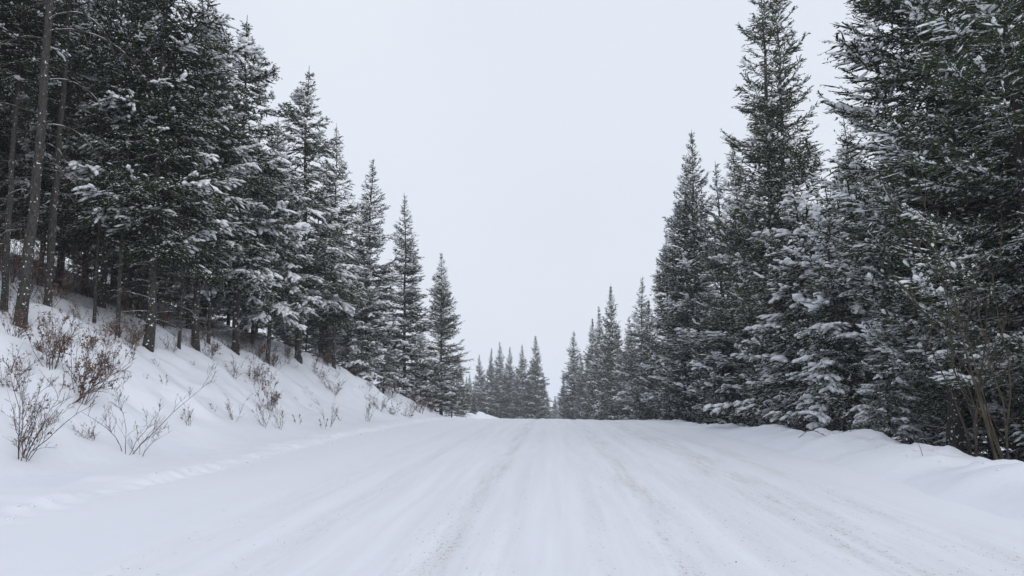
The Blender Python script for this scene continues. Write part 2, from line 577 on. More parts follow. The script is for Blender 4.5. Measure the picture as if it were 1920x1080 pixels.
# ------------------------------------------------------------------ conifers
def conifer(seed, H, zb, R, n_per_m, e_top=0.75, e_bot=-0.12, q=-0.5, w=0.42, shape=0.8, snow=0.5, heavy=0.2, flecks=0.10,
            tuft=0.10, tuft_w=0.016, sec_gap=0.115, tuft_gap=0.036, droop=0.2, dbh=0.30, dead=14, twin=0.0, lean=0.0, open_=0.0,
            snow_size=1.0, paw=0.7, brush=0.036, ragged=1.0, tips=0.5):
    rs = np.random.default_rng(seed)
    wood, leaf, snw = Geo(), Geo(), Geo()
    # trunk, gently crooked
    K = 26
    zt = np.linspace(-0.5, H, K)
    bx = 0.05 * np.cumsum(rs.standard_normal(K)) * 0.4; by = 0.05 * np.cumsum(rs.standard_normal(K)) * 0.4
    bx -= bx[2]; by -= by[2]
    bx = bx + lean * np.maximum(zt, 0)
    fl = dbh * 0.5 * (np.clip(1 - np.maximum(zt, 0) / H, 0, 1) ** 0.9 + 0.35 * np.exp(-np.maximum(zt, 0) / 0.25)) + 0.008

    def axis(z):
        return np.stack([np.interp(z, zt, bx), np.interp(z, zt, by), z], -1)

    stems = [(0.0, 0.0, H)]
    wood.tubes(np.stack([bx, by, zt], -1)[None], fl[None], 9)
    if twin:
        z2 = np.linspace(H * 0.42, H * 0.985, 16)
        off = twin * sstep(H * 0.42, H * 0.62, z2)
        p2 = axis(z2); p2[:, 0] += off
        wood.tubes(p2[None], (np.interp(z2, zt, fl) * 0.85)[None], 8)

    def stem_off(z, sel):
        return np.where(sel, twin * sstep(H * 0.42, H * 0.62, z), 0.0)

    # live boughs
    N = int((H - zb) * n_per_m)
    f = np.sort(rs.random(N) ** 1.12)                      # 0 crown base, 1 top
    z0 = zb + (H - zb - 0.34) * f
    z0 = z0 + 0.10 * np.sin(z0 * 2 * np.pi / 0.42)           # loosely gathered in whorls
    az = rs.random(N) * 2 * np.pi
    prof = np.clip(1 - f, 0, 1) ** shape * (0.55 + 0.45 * sstep(0, 0.16, f))
    lop = 1 + ragged * (0.18 * np.sin(az * 2 + z0 * 0.6 + seed) + 0.15 * np.sin(az + z0 * 1.3 + seed * 2))
    L = np.maximum(R * prof * lop * rs.uniform(0.62, 1.12, N) * np.where(rs.random(N) < 0.10, 1 + 0.28 * ragged, 1.0), 0.08 + 0.10 * rs.random(N))
    if open_:
        keep = (rs.random(N) > open_) | (f > 0.9)
        z0, az, L, f = z0[keep], az[keep], L[keep], f[keep]; N = len(L)
    e0 = e_bot + (e_top - e_bot) * f ** 1.6 + rs.normal(0, 0.10, N)
    qq = q * (1 - 0.75 * f ** 2) * rs.uniform(0.7, 1.3, N)
    ww = w * rs.uniform(0.6, 1.4, N)
    u = np.stack([np.cos(az), np.sin(az), 0 * az], -1)
    side_v = np.stack([-np.sin(az), np.cos(az), 0 * az], -1)
    wig = rs.normal(0, 0.10, N)
    base = axis(z0)
    if twin:
        base[:, 0] += stem_off(z0, rs.random(N) < 0.5)

    def P(i, t):
        Li = L[i][:, None]; t = t[:, None]
        return base[i] + u[i] * Li * t * 0.95 + side_v[i] * Li * wig[i][:, None] * t * t \
            + np.array([0, 0, 1.0]) * Li * (e0[i][:, None] * t + qq[i][:, None] * t ** 2 + ww[i][:, None] * t ** 3)

    def D(i, t):
        t = t[:, None]
        return norm(u[i] * 0.95 + side_v[i] * wig[i][:, None] * 2 * t
                    + np.array([0, 0, 1.0]) * (e0[i][:, None] + 2 * qq[i][:, None] * t + 3 * ww[i][:, None] * t ** 2))

    tk = np.linspace(0, 1, 6)
    ii = np.repeat(np.arange(N), 6)
    pp = P(ii, np.tile(tk, N)).reshape(N, 6, 3)
    rad = (0.006 + 0.011 * L)[:, None] * (1 - 0.85 * tk)[None]
    wood.tubes(pp, rad, 3)

    TP, TD, TL = [], [], []
    # needles round the bough itself
    na = np.maximum((L / brush).astype(int), 9)
    i = np.repeat(np.arange(N), na)
    t = 0.10 + 0.90 * rs.random(len(i)) ** 0.85
    d0 = D(i, np.minimum(t, 1))
    rd = norm(rs.standard_normal((len(i), 3)))
    TP.append(P(i, np.minimum(t, 1))); TD.append(norm(d0 * 0.75 + rd * 0.75)); TL.append(tuft * rs.uniform(0.6, 1.0, len(i)) * (0.42 + 0.7 * L[i]).clip(0, 1))
    # secondaries
    ns = np.maximum((L / sec_gap).astype(int), 1) * 2
    i = np.repeat(np.arange(N), ns)
    t = 0.06 + 0.94 * rs.random(len(i)) ** 0.9
    sd = np.where(rs.random(len(i)) < 0.5, 1.0, -1.0)
    ls = (0.36 * L[i] * (4 * t * (1.06 - t)).clip(0.05) ** 0.6 + 0.08).clip(0.05, 0.62) * rs.uniform(0.6, 1.2, len(i))
    tg = D(i, t)
    sv = norm(np.cross(tg, np.array([0, 0, 1.0]))) * sd[:, None]
    ds = norm(tg * 0.62 + sv * 0.78 + rs.normal(0, 0.13, (len(i), 3)) + np.array([0, 0, -1.0]) * (droop * rs.random(len(i)))[:, None])
    ps = P(i, t)
    nt = np.maximum((ls / tuft_gap).astype(int), 2)
    j = np.repeat(np.arange(len(i)), nt)
    s = rs.random(len(j)) ** 0.8
    lat = norm(np.cross(ds[j], np.array([0, 0, 1.0]))) * np.where(rs.random(len(j)) < 0.5, 1.0, -1.0)[:, None]
    td = norm(ds[j] * 0.8 + lat * rs.uniform(0.1, 0.9, len(j))[:, None] + rs.normal(0, 0.28, (len(j), 3)) + np.array([0, 0, -1.0]) * (droop * 0.9))
    TP.append(ps[j] + ds[j] * (ls[j] * s)[:, None] + np.array([0, 0, -1.0]) * (0.10 * ls[j] * s * s)[:, None])
    TD.append(td); TL.append(tuft * rs.uniform(0.65, 1.3, len(j)) * (0.42 + 0.7 * L[i[j]]).clip(0, 1))
    # the sprays themselves: a needled spine along each secondary
    SPn = norm(np.array([0, 0, 1.0]) + rs.normal(0, 0.5, ds.shape))
    leaf.kites(ps, norm(ds - np.array([0, 0, 0.08])), SPn, ls * 1.08, tuft_w * rs.uniform(1.0, 1.5, len(ls)), 0.5)
    # leader
    for so in ([0.0, twin] if twin else [0.0]):
        m = 46
        zl = H - 0.30 - 0.8 * rs.random(m) ** 1.2 + (0.02 if so == 0 else -0.02 * H)
        pl = axis(np.minimum(zl, H)); pl[:, 2] = zl; pl[:, 0] += so
        TP.append(pl); TD.append(norm(rs.standard_normal((m, 3)) * [1, 1, .3] + [0, 0, 0.9])); TL.append(np.full(m, min(tuft, 0.12) * 0.55))
    m = int((H - zb) * 45)
    zi = zb + 0.2 + (H - zb - 0.6) * rs.random(m)
    pi_ = axis(zi); ai = rs.random(m) * 2 * np.pi; ri = rs.uniform(0.03, 0.30, m) * np.clip((H - zi) / 4, 0.15, 1)
    ui = np.stack([np.cos(ai), np.sin(ai), 0 * ai], -1)
    TP.append(pi_ + ui * ri[:, None]); TD.append(norm(ui + rs.normal(0, 0.5, (m, 3)))); TL.append(tuft * rs.uniform(0.8, 1.6, m))
    TP, TD, TL = np.concatenate(TP), np.concatenate(TD), np.concatenate(TL)
    nr = norm(np.array([0, 0, 1.0]) + rs.normal(0, 0.55, TP.shape))
    leaf.kites(TP, TD, nr, TL, tuft_w * rs.uniform(0.6, 1.1, len(TP)) * (TL / tuft).clip(0.5, 1.2))

    # snow: each bough carries its own load; loaded ones end in a draped white paw
    UP = np.array([0, 0, 1.0])
    hv_b = rs.random(N) < heavy * (0.45 + 0.75 * (1 - f))
    load = np.where(hv_b, rs.uniform(0.7, 1.3, N), rs.uniform(0.0, 0.5, N)) * snow_size
    t_on = rs.uniform(0.42, 0.80, N)                       # where along the bough the blanket starts
    inpaw = hv_b[i] & (t > t_on[i]) & (rs.random(len(i)) < paw)
    for fr in (0.25, 0.72):
        k = np.nonzero(inpaw & (rs.random(len(i)) < 0.92))[0]
        sz = load[i[k]] * rs.uniform(0.7, 1.25, len(k))
        a = (ls[k] * 0.30 + 0.025) * rs.uniform(0.8, 1.2, len(k))
        b = (0.058 if fr < 0.5 else 0.040) * sz + 0.010; h = 0.044 * sz + 0.007
        pos = ps[k] + ds[k] * (ls[k] * fr)[:, None] - UP * (0.10 * ls[k] * fr * fr)[:, None] + UP * (h * 0.42)[:, None]
        dsk = norm(ds[k] - UP * 0.28)
        snw.blobs(pos, dsk, a.clip(0.03, 0.17), b, h, rs)
    k = np.nonzero(~inpaw & (rs.random(len(i)) < 0.34 * snow * (0.4 + load[i]) * sstep(0.2, 0.6, t)))[0]
    sz = rs.uniform(0.6, 1.2, len(k))
    snw.blobs(ps[k] + ds[k] * (ls[k] * rs.uniform(0.4, 0.9, len(k)))[:, None] + UP * 0.012, ds[k], (ls[k] * 0.25).clip(0.03, 0.10) * sz, 0.030 * sz, 0.026 * sz, rs, lo=True)
    hv = np.nonzero(hv_b & (L > 0.3))[0]
    t_ax = np.maximum(t_on * rs.uniform(0.4, 1.0, N), 0.2)
    nn = np.maximum((L[hv] * (1 - t_ax[hv]) / 0.085).astype(int), 2)
    i2 = np.repeat(hv, nn)
    t2 = t_ax[i2] + (1.02 - t_ax[i2]) * rs.random(len(i2)) ** 0.8
    sz = load[i2] * rs.uniform(0.6, 1.25, len(i2))
    sz = sz * (0.38 + 0.62 * sstep(-0.1, 0.25, t2 - t_on[i2])) * (0.35 + 0.85 * sstep(-0.5, 0.4, vnoise(t2 * L[i2] * 3.1 + 11, i2 * 7.31))); h = 0.060 * sz; b = 0.080 * sz; a = 0.115 * sz
    snw.blobs(P(i2, t2.clip(0, 1)) + UP * (h * 0.55)[:, None], D(i2, t2.clip(0, 1)), a, b, h, rs)
    # thin ridges of snow along most other boughs
    tb = np.nonzero(~hv_b & (rs.random(N) < 0.62) & (L > 0.25))[0]
    nn = np.maximum((L[tb] / 0.11).astype(int), 2)
    i2 = np.repeat(tb, nn)
    t2 = rs.uniform(0.25, 1.0, len(i2))
    sz = rs.uniform(0.5, 1.2, len(i2))
    snw.blobs(P(i2, t2) + UP * 0.018, D(i2, t2), 0.075 * sz, 0.024 * sz, 0.022 * sz, rs, lo=True)
    # small crisp caps on the tips of most boughs
    tp = np.nonzero((rs.random(N) < tips) & (L > 0.3))[0]
    i2 = np.repeat(tp, 4)
    t2 = rs.uniform(0.74, 1.0, len(i2))
    sz = rs.uniform(0.55, 1.25, len(i2)) * (0.7 + 0.3 * np.minimum(L[i2], 1.5))
    off = side_v[i2] * rs.normal(0, 0.07, len(i2))[:, None]
    snw.blobs(P(i2, t2) + off + UP * (0.025 * sz)[:, None], norm(D(i2, t2) + off * 3), 0.085 * sz, 0.050 * sz, 0.040 * sz, rs)
    # fine flecks lodged among the needles
    nf = int(len(TP) * flecks)
    k = rs.choice(len(TP), nf, replace=False, p=None)
    snw.blobs(TP[k] + TD[k] * (TL[k] * 0.45)[:, None] + np.array([0, 0, 0.008]), TD[k], TL[k] * rs.uniform(0.2, 0.5, nf),
              rs.uniform(0.009, 0.024, nf), rs.uniform(0.008, 0.019, nf), rs, lo=True)

    # dead lower limbs, bare and drooping
    if dead:
        zz = rs.uniform(max(0.6, zb * 0.18), zb + 0.15 * (H - zb), dead)
        aa = rs.random(dead) * 2 * np.pi
        ll = rs.uniform(0.5, 1.0, dead) * min(R, 1.9) * 0.75
        tk = np.linspace(0, 1, 7)
        uu = np.stack([np.cos(aa), np.sin(aa), 0 * aa], -1)
        pd = axis(zz)[:, None] + uu[:, None] * (ll[:, None] * tk)[..., None]
        pd[..., 2] += ll[:, None] * (rs.uniform(0.05, 0.3, dead)[:, None] * tk - rs.uniform(0.2, 0.75, dead)[:, None] * tk ** 2)
        pd += rs.normal(0, 0.02, pd.shape)
        wood.tubes(pd, (0.006 + 0.006 * ll)[:, None] * (1 - 0.7 * tk)[None], 3)
        # side sprigs
        m = dead * 5
        bi = rs.integers(0, dead, m); ki = rs.integers(2, 6, m)
        st = pd[bi, ki]
        dd = norm(uu[bi] * 0.6 + rs.normal(0, 0.6, (m, 3)))
        l2 = rs.uniform(0.12, 0.4, m)
        t3 = np.linspace(0, 1, 3)
        sp = st[:, None] + dd[:, None] * (l2[:, None] * t3)[..., None] + np.array([0, 0, -0.15]) * (l2[:, None] * t3 ** 2)[..., None]
        wood.tubes(sp, np.full((m, 3), 0.004), 3)
    return wood.mesh('trunk', True), leaf.mesh('crown'), snw.mesh('snow_load', True), H


class Proto:
    def __init__(self, needle, bark, **kw):
        self.w, self.c, self.s, self.H = conifer(**kw)
        self.w.materials.append(M[bark]); self.c.materials.append(M[needle]); self.s.materials.append(M['snow'])


PR = {}
#                 needles    bark
PR['spruce'] = Proto('spruce', 'bark_dark', seed=11, H=15, zb=3.0, R=2.35, n_per_m=27, snow=0.5, heavy=0.2, flecks=0.1, droop=0.38, dbh=0.23, dead=46, tuft_w=0.019, tuft_gap=0.044, tips=0.4)
PR['laden'] = Proto('frosted', 'bark_dark', seed=12, H=12.5, zb=2.5, R=2.2, n_per_m=26, snow=0.8, heavy=0.47, flecks=0.11, droop=0.32, dbh=0.20, dead=34, q=-0.6, snow_size=1.2, tuft_w=0.019, tuft_gap=0.044, tips=0.7)
PR['slender'] = Proto('fir', 'bark', seed=13, H=13, zb=0.7, R=1.75, n_per_m=31, e_top=0.8, e_bot=0.0, q=-0.35, w=0.40, snow=0.5, heavy=0.2, flecks=0.14, dbh=0.18, dead=10, tuft_w=0.019, tuft_gap=0.042)
PR['bigfir'] = Proto('fir_frost', 'bark_dark', seed=14, H=19, zb=3.2, R=3.3, n_per_m=22, e_top=0.75, e_bot=-0.10, q=-0.32, w=0.48, snow=0.7, heavy=0.23, flecks=0.15,
                     tuft=0.115, tuft_w=0.021, sec_gap=0.115, tuft_gap=0.068, dbh=0.38, dead=26, shape=0.6, snow_size=0.82, brush=0.022, paw=0.5, ragged=0.35, tips=0.75)
PR['young'] = Proto('frosted', 'bark', seed=15, H=8.5, zb=0.7, R=1.6, n_per_m=28, e_top=0.7, e_bot=-0.05, q=-0.5, w=0.30, snow=0.9, heavy=0.52, flecks=0.12, dbh=0.14, dead=10, snow_size=1.25, tips=0.7)
PR['pole'] = Proto('spruce', 'bark', seed=16, H=19, zb=9.5, R=2.2, n_per_m=22, snow=0.3, heavy=0.1, flecks=0.05, dbh=0.26, dead=16, tuft=0.13, tuft_w=0.023, sec_gap=0.15, tuft_gap=0.055)
PR['twin'] = Proto('fir', 'bark_dark', seed=17, H=18.5, zb=2.4, R=2.3, n_per_m=26, e_top=0.8, e_bot=0.05, q=-0.25, w=0.42, snow=0.4, heavy=0.10, flecks=0.12, dbh=0.40, dead=24, twin=0.55,
                   shape=0.5, open_=0, tuft_w=0.021, tuft_gap=0.06, brush=0.022, ragged=0.4, tips=0.4)
PR['dense'] = Proto('fir', 'bark_dark', seed=18, H=16.5, zb=1.0, R=2.8, n_per_m=31, e_top=0.8, e_bot=-0.05, q=-0.3, w=0.42, snow=0.5, heavy=0.2, flecks=0.13, dbh=0.28, dead=16, shape=0.8,
                    tuft=0.115, tuft_w=0.023, sec_gap=0.135, tuft_gap=0.066, brush=0.03, ragged=0.6, tips=0.5)
PR['far'] = Proto('fir', 'bark_dark', seed=19, H=15, zb=0.3, R=2.75, n_per_m=32, e_top=0.85, e_bot=-0.05, q=-0.35, w=0.38, snow=0.5, heavy=0.14, flecks=0.12, dbh=0.20, dead=0, shape=0.95,
                  tuft=0.17, tuft_w=0.034, sec_gap=0.18, tuft_gap=0.072, ragged=0.8)
PR['far2'] = Proto('fir', 'bark_dark', seed=20, H=14, zb=0.3, R=2.4, n_per_m=33, e_top=0.95, e_bot=0.0, q=-0.35, w=0.38, snow=0.5, heavy=0.16, flecks=0.12, dbh=0.18, dead=0, shape=0.9,
                   tuft=0.16, tuft_w=0.032, sec_gap=0.18, tuft_gap=0.072)


def tree(proto, X, Y, ztop, label, rot=None, wide=1.0, group=None, name='spruce_tree', cat='tree', tilt=(0, 0)):
    p = PR[proto]
    zb = float(ground_z(X, Y)) - 0.05
    s = (ztop - zb) / p.H
    o = bpy.data.objects.new(name, None)
    o.empty_display_size = 0.3
    COL.objects.link(o)
    o.location = (X, Y, zb)
    o.rotation_euler = (tilt[0] + random.gauss(0, 0.012), tilt[1] + random.gauss(0, 0.012), random.random() * 6.28 if rot is None else rot)
    o.scale = (s * wide, s * wide, s)
    tag(o, label, cat, group)
    obj('trunk', p.w, None, o)
    c = obj('crown', p.c, None, o)
    sn = obj('snow_load', p.s, None, c)
    sn['kind'] = 'stuff'
    return o


def top_tree(proto, px, py, Y, label, **kw):
    p = at(px, py, Y)
    return tree(proto, float(p[0]), Y, float(p[2]), label, **kw)


LG = 'conifers on the left bank'
RG = 'conifers behind the right berm'
FG = 'distant conifers beyond the rise'
# --- left bank, front row (top pixel, distance)
pole = top_tree('pole', 150, -760, 16.4, 'bare trunked conifer with arching dead limbs at the far left edge', group=LG, rot=0.4, wide=0.92)
top_tree('pole', 178, -600, 18.2, 'second bare trunked conifer close behind the leftmost trunk', group=LG, rot=2.1, wide=0.66)
top_tree('spruce', 335, -260, 20.6, 'tall dark spruce right of the bare trunks, its top out of the picture', group=LG, rot=1.2, wide=1.12)
top_tree('spruce', 240, -170, 23.0, 'dark spruce half hidden behind the tall spruce by the bare trunks', group=LG, rot=3.0)
top_tree('spruce', 400, -40, 24.5, 'dark spruce between the out-of-frame spruce and the snowy tops on the left', group=LG, rot=4.4, wide=1.1)
top_tree('laden', 470, 30, 27.5, 'snow laden spruce with highest whole top on the left bank', group=LG, rot=5.0, wide=1.15)
top_tree('laden', 520, 215, 30.0, 'snowy spruce squeezed between the two tallest whole tops on the left', group=LG, rot=0.8)
top_tree('laden', 578, 120, 33.0, 'heavily snow laden spruce with a small spired top in the left row', group=LG, rot=2.6, wide=1.2)
top_tree('spruce', 640, 235, 39.0, 'narrow dark topped spruce just right of the heavily laden one', group=LG, rot=1.9, wide=0.95)
top_tree('slender', 695, 295, 44.0, 'slim spruce with thin bare leader, third from the end of the left row', group=LG, rot=0.3, wide=1.25)
top_tree('slender', 765, 362, 52.0, 'second last spruce of the left row with sharp pointed top', group=LG, rot=3.6, wide=1.2)
top_tree('dense', 830, 472, 58.0, 'last spruce of the left row, boughs reaching over the road end', group=LG, rot=4.1, wide=1.1)
top_tree('young', 722, 560, 47.0, 'small snowy spruce at the foot of the slim left row trees', group=LG, rot=1.0)
top_tree('young', 790, 600, 56.0, 'small snowy spruce before the last trees of the left row', group=LG, rot=2.0)
top_tree('young', 818, 652, 57.0, 'low young spruce hugging the foot of the last left row spruce', group=LG, rot=5.0, wide=1.3)
top_tree('young', 848, 690, 60.0, 'smallest young spruce at the very end of the left bank', group=LG, rot=4.0, wide=1.4)
top_tree('young', 690, 470, 42.5, 'young snowy spruce under the narrow dark topped left spruce', group=LG, rot=3.0)

for px, py, Y, w_, lb in [(222, -60, 20.2, 0.6, 'thin bare trunk just right of the two big bare trunks'), (268, -120, 20.0, 0.7, 'slim straight trunk left of the tall dark spruce foot'),
                          (372, -20, 22.6, 0.6, 'thin trunk standing right of the tall dark spruce foot'), (420, 40, 26.0, 0.7, 'slim trunk on the bank lip under the highest whole left top')]:
    top_tree('pole', px, py, Y, lb, group=LG, wide=w_)

# --- right side, near to far
top_tree('bigfir', 1860, -520, 14.2, 'huge dark fir at the right edge behind the willow stems', group=RG, rot=0.5)
top_tree('bigfir', 1700, -420, 17.2, 'broad tall fir with thick snowy boughs reaching out over the road on the right', group=RG, rot=2.2, wide=1.05)
top_tree('bigfir', 1990, -300, 16.0, 'fir cut by the right picture edge with frosted boughs', group=RG, rot=4.0)
top_tree('young', 1488, 285, 26.0, 'young snow laden spruce with rows of white paws, in front of the twin-stemmed fir', group=RG, rot=0.9, wide=1.15)
top_tree('young', 1562, 330, 22.2, 'young snowy spruce under the broad tall fir, right of the most laden one', group=RG, rot=2.9, wide=1.1)
top_tree('young', 1650, 560, 18.4, 'low snowy spruce just behind the right berm beside the dark thick trunk', group=RG, rot=1.3, wide=1.2)
top_tree('twin', 1440, -35, 30.0, 'very tall twin-stemmed fir against the sky on the right', group=RG, rot=0.05)
top_tree('slender', 1345, 300, 37.0, 'slim fir with thin bare leader between the twin-stemmed fir and the dense one', group=RG, rot=2.4, wide=1.15)
top_tree('dense', 1300, 243, 43.0, 'dense broad conical fir right of the road, top clear against the sky', group=RG, rot=1.1, wide=1.0)
top_tree('slender', 1277, 290, 44.5, 'slim fir whose tip shows just left of the dense conical fir top', group=RG, rot=5.3, wide=1.15)
top_tree('dense', 1385, 250, 39.0, 'dark fir behind the left side of the twin-stemmed fir', group=RG, rot=4.9, wide=0.95)
top_tree('dense', 1252, 430, 50.0, 'fir filling the lower left flank of the dense conical fir', group=RG, rot=3.3)
top_tree('slender', 1196, 518, 68.0, 'sharp topped fir left of the dense fir, first of the shrinking right row', group=RG, rot=0.6, wide=1.3)
top_tree('far', 1212, 560, 66.0, 'short fir touching the first sharp top of the shrinking right row', group=RG, rot=2.6)
top_tree('far2', 1175, 592, 82.0, 'low topped fir in the gap of the shrinking right row', group=RG, rot=1.6, wide=1.2)
top_tree('far', 1148, 532, 95.0, 'tallest of the distant firs right of the road end', group=RG, rot=3.1, wide=0.9)
top_tree('far2', 1128, 572, 105.0, 'distant fir just left of the tallest distant one, slightly shorter', group=RG, rot=4.6)
top_tree('far', 1110, 594, 115.0, 'distant fir second from the road end on the right', group=RG, rot=5.6, wide=0.9)
top_tree('far2', 1075, 620, 135.0, 'distant fir at the right side of the road end gap', group=RG, rot=0.2, wide=1.25)
top_tree('far', 1055, 700, 140.0, 'smallest fir beside the road end gap on the right', group=RG, rot=1.2)
top_tree('far', 1092, 665, 128.0, 'low distant fir between the two firs by the road end gap', group=RG, rot=2.2)
# --- beyond the rise
top_tree('far', 1002, 627, 150.0, 'tallest distant fir of the centre clump, at its right end by the gap', group=FG, rot=0.7, wide=1.1)
top_tree('far2', 980, 645, 152.0, 'distant fir second from the right in the centre clump', group=FG, rot=1.7, wide=1.2)
top_tree('far', 953, 648, 156.0, 'distant fir third from the right in the centre clump', group=FG, rot=2.7, wide=0.9)
top_tree('far2', 938, 640, 150.0, 'distant pointed fir in the middle of the centre clump, tallest of its left half', group=FG, rot=3.7, wide=1.1)
top_tree('far', 920, 651, 154.0, 'distant fir third from the left in the centre clump', group=FG, rot=4.7, wide=0.85)
top_tree('far2', 901, 664, 148.0, 'distant fir second from the left in the centre clump', group=FG, rot=5.7, wide=1.15)
top_tree('far', 880, 700, 146.0, 'smallest leftmost fir of the centre clump', group=FG, rot=0.1)
top_tree('far', 1018, 700, 158.0, 'low fir at the foot of the tallest centre clump fir', group=FG, rot=1.1)
top_tree('far2', 968, 690, 150.0, 'low fir filling the centre clump below its tops', group=FG, rot=2.9, wide=1.3)


for n, (px, py, Y) in enumerate([(890, 722, 170), (912, 708, 172), (930, 700, 175), (948, 705, 172), (990, 700, 175), (1008, 712, 178), (1026, 735, 185), (1040, 742, 190), (1062, 728, 165), (1084, 690, 150),
                                 (1100, 668, 140), (1120, 655, 125), (1137, 640, 115), (1160, 640, 105), (1186, 620, 92), (868, 728, 165)]):
    top_tree('far' if n % 2 else 'far2', px, py, float(Y), 'low distant fir in the dim second row beyond the rise', group='second row beyond the rise', wide=1.25)


top_tree('far', 862, 668, 72.0, 'small dim fir peeping out behind the last spruce of the left row', group=FG, rot=0.9)
top_tree('far2', 874, 705, 84.0, 'tiny fir right of the last left row spruce, at the bank end', group=FG, rot=1.9, wide=1.3)
top_tree('far', 889, 722, 98.0, 'tiny fir between the bank end and the centre clump', group=FG, rot=2.9, wide=1.2)


# --- deeper rows
def rows(side, spots, label, group):
    for n, (x, y, h, pr) in enumerate(spots):
        zb = float(ground_z(x, y))
        tree(pr, x, y, zb + h, label, group=group, wide=random.uniform(0.95, 1.2))


rr = random.Random(5)
left = []
for y in np.arange(9, 66, 2.9):
    for k, x in enumerate((-13.6, -16.4, -19.6, -23.5, -27.5)):
        if (k >= 2 and (rr.random() < 0.25 or y > 45)) or (k == 4 and y > 34): continue
        yy = y + rr.uniform(-1.1, 1.1)
        hmax = {0: 10.5, 1: 13.5, 2: 16.0, 3: 18.0, 4: 18.0}[k]
        if yy > 34: hmax *= 0.82
        if yy > 46 : hmax *= 0.8
        left.append((x + rr.uniform(-1, 1), yy, hmax * rr.uniform(0.8, 1.05), (rr.choice(['pole', 'pole', 'pole', 'spruce']) if yy < 27 and k < 2 else 'dense' if k > 2 or yy < 24 else rr.choice(['spruce', 'spruce', 'slender']))))
rows('l', left, 'shaded conifer in the dark forest behind the front row of the left bank', 'forest behind the left row')
right = []
for y in np.arange(12, 120, 3.6):
    for k, x in enumerate((9.9, 12.6, 15.6)):
        if k == 2 and rr.random() < 0.35: continue
        yy = y + rr.uniform(-1.2, 1.2)
        hmax = {0: 11, 1: 14, 2: 16}[k]
        if yy > 46: hmax *= 0.85
        right.append((x + rr.uniform(-0.9, 0.9), yy, hmax * rr.uniform(0.75, 1.05), rr.choice(['spruce', 'dense', 'slender'] if yy < 60 else ['far', 'far2'])))
rows('r', right, 'shaded conifer in the dark forest behind the front row of the right side', 'forest behind the right row')


# dead limbs of the two bare trunks on the left: each its own part
def dead_limb(parent, z, azim, length, rise, sag, seed):
    rs = np.random.default_rng(seed)
    s = 1.0 / parent.scale[2]
    g = Geo()
    t = np.linspace(0, 1, 12)
    u_ = np.array([cos(azim), sin(azim), 0])
    P_ = u_ * (length * (t - 0.12 * t ** 3))[:, None] + np.array([0, 0, 1.0]) * (length * (rise * t - sag * t ** 2.2))[:, None]
    P_ = P_ + np.cumsum(rs.normal(0, 0.008, P_.shape), 0)
    P_[0] = 0
    g.tubes(P_[None] * s, ((0.022 * (1 - 0.75 * t)) * s)[None], 5)
    m = 10
    ki = rs.integers(3, 11, m)
    dd = norm(u_ * 0.7 + rs.normal(0, 0.5, (m, 3)))
    l2 = rs.uniform(0.15, 0.5, m)
    t3 = np.linspace(0, 1, 4)
    sp = P_[ki][:, None] + dd[:, None] * (l2[:, None] * t3)[..., None] + np.array([0, 0, -0.3]) * (l2[:, None] * t3 ** 2)[..., None]
    g.tubes(sp * s, np.full((m, 4), 0.004) * s, 3)
    o = obj('dead_limb', g.mesh('dead_limb', True), M['bark'], parent)
    o.location = (0, 0, z * s)
    o.rotation_euler = (0, 0, -parent.rotation_euler[2])
    return o


for n, (z, a, l, r_, sg) in enumerate([(4.6, 0.15, 2.1, 0.25, 0.95), (5.7, 0.0, 2.4, 0.2, 0.85), (6.9, 0.25, 2.8, 0.22, 0.65), (7.2, -0.2, 2.6, 0.25, 0.8),
                                       (5.6, 3.0, 1.5, 0.3, 0.2), (6.7, 3.2, 1.7, 0.15, 0.5), (7.6, 2.9, 1.6, 0.1, 0.35), (4.9, 3.3, 1.6, 0.35, 0.2),
                                       (3.4, 3.1, 1.4, 0.1, 0.5), (8.2, 0.3, 2.0, 0.5, 0.4), (3.6, 0.4, 1.2, 0.1, 0.5), (8.6, 3.4, 1.8, 0.4, 0.5)]):
    dead_limb(pole, z, a, l, r_, sg, 300 + n)


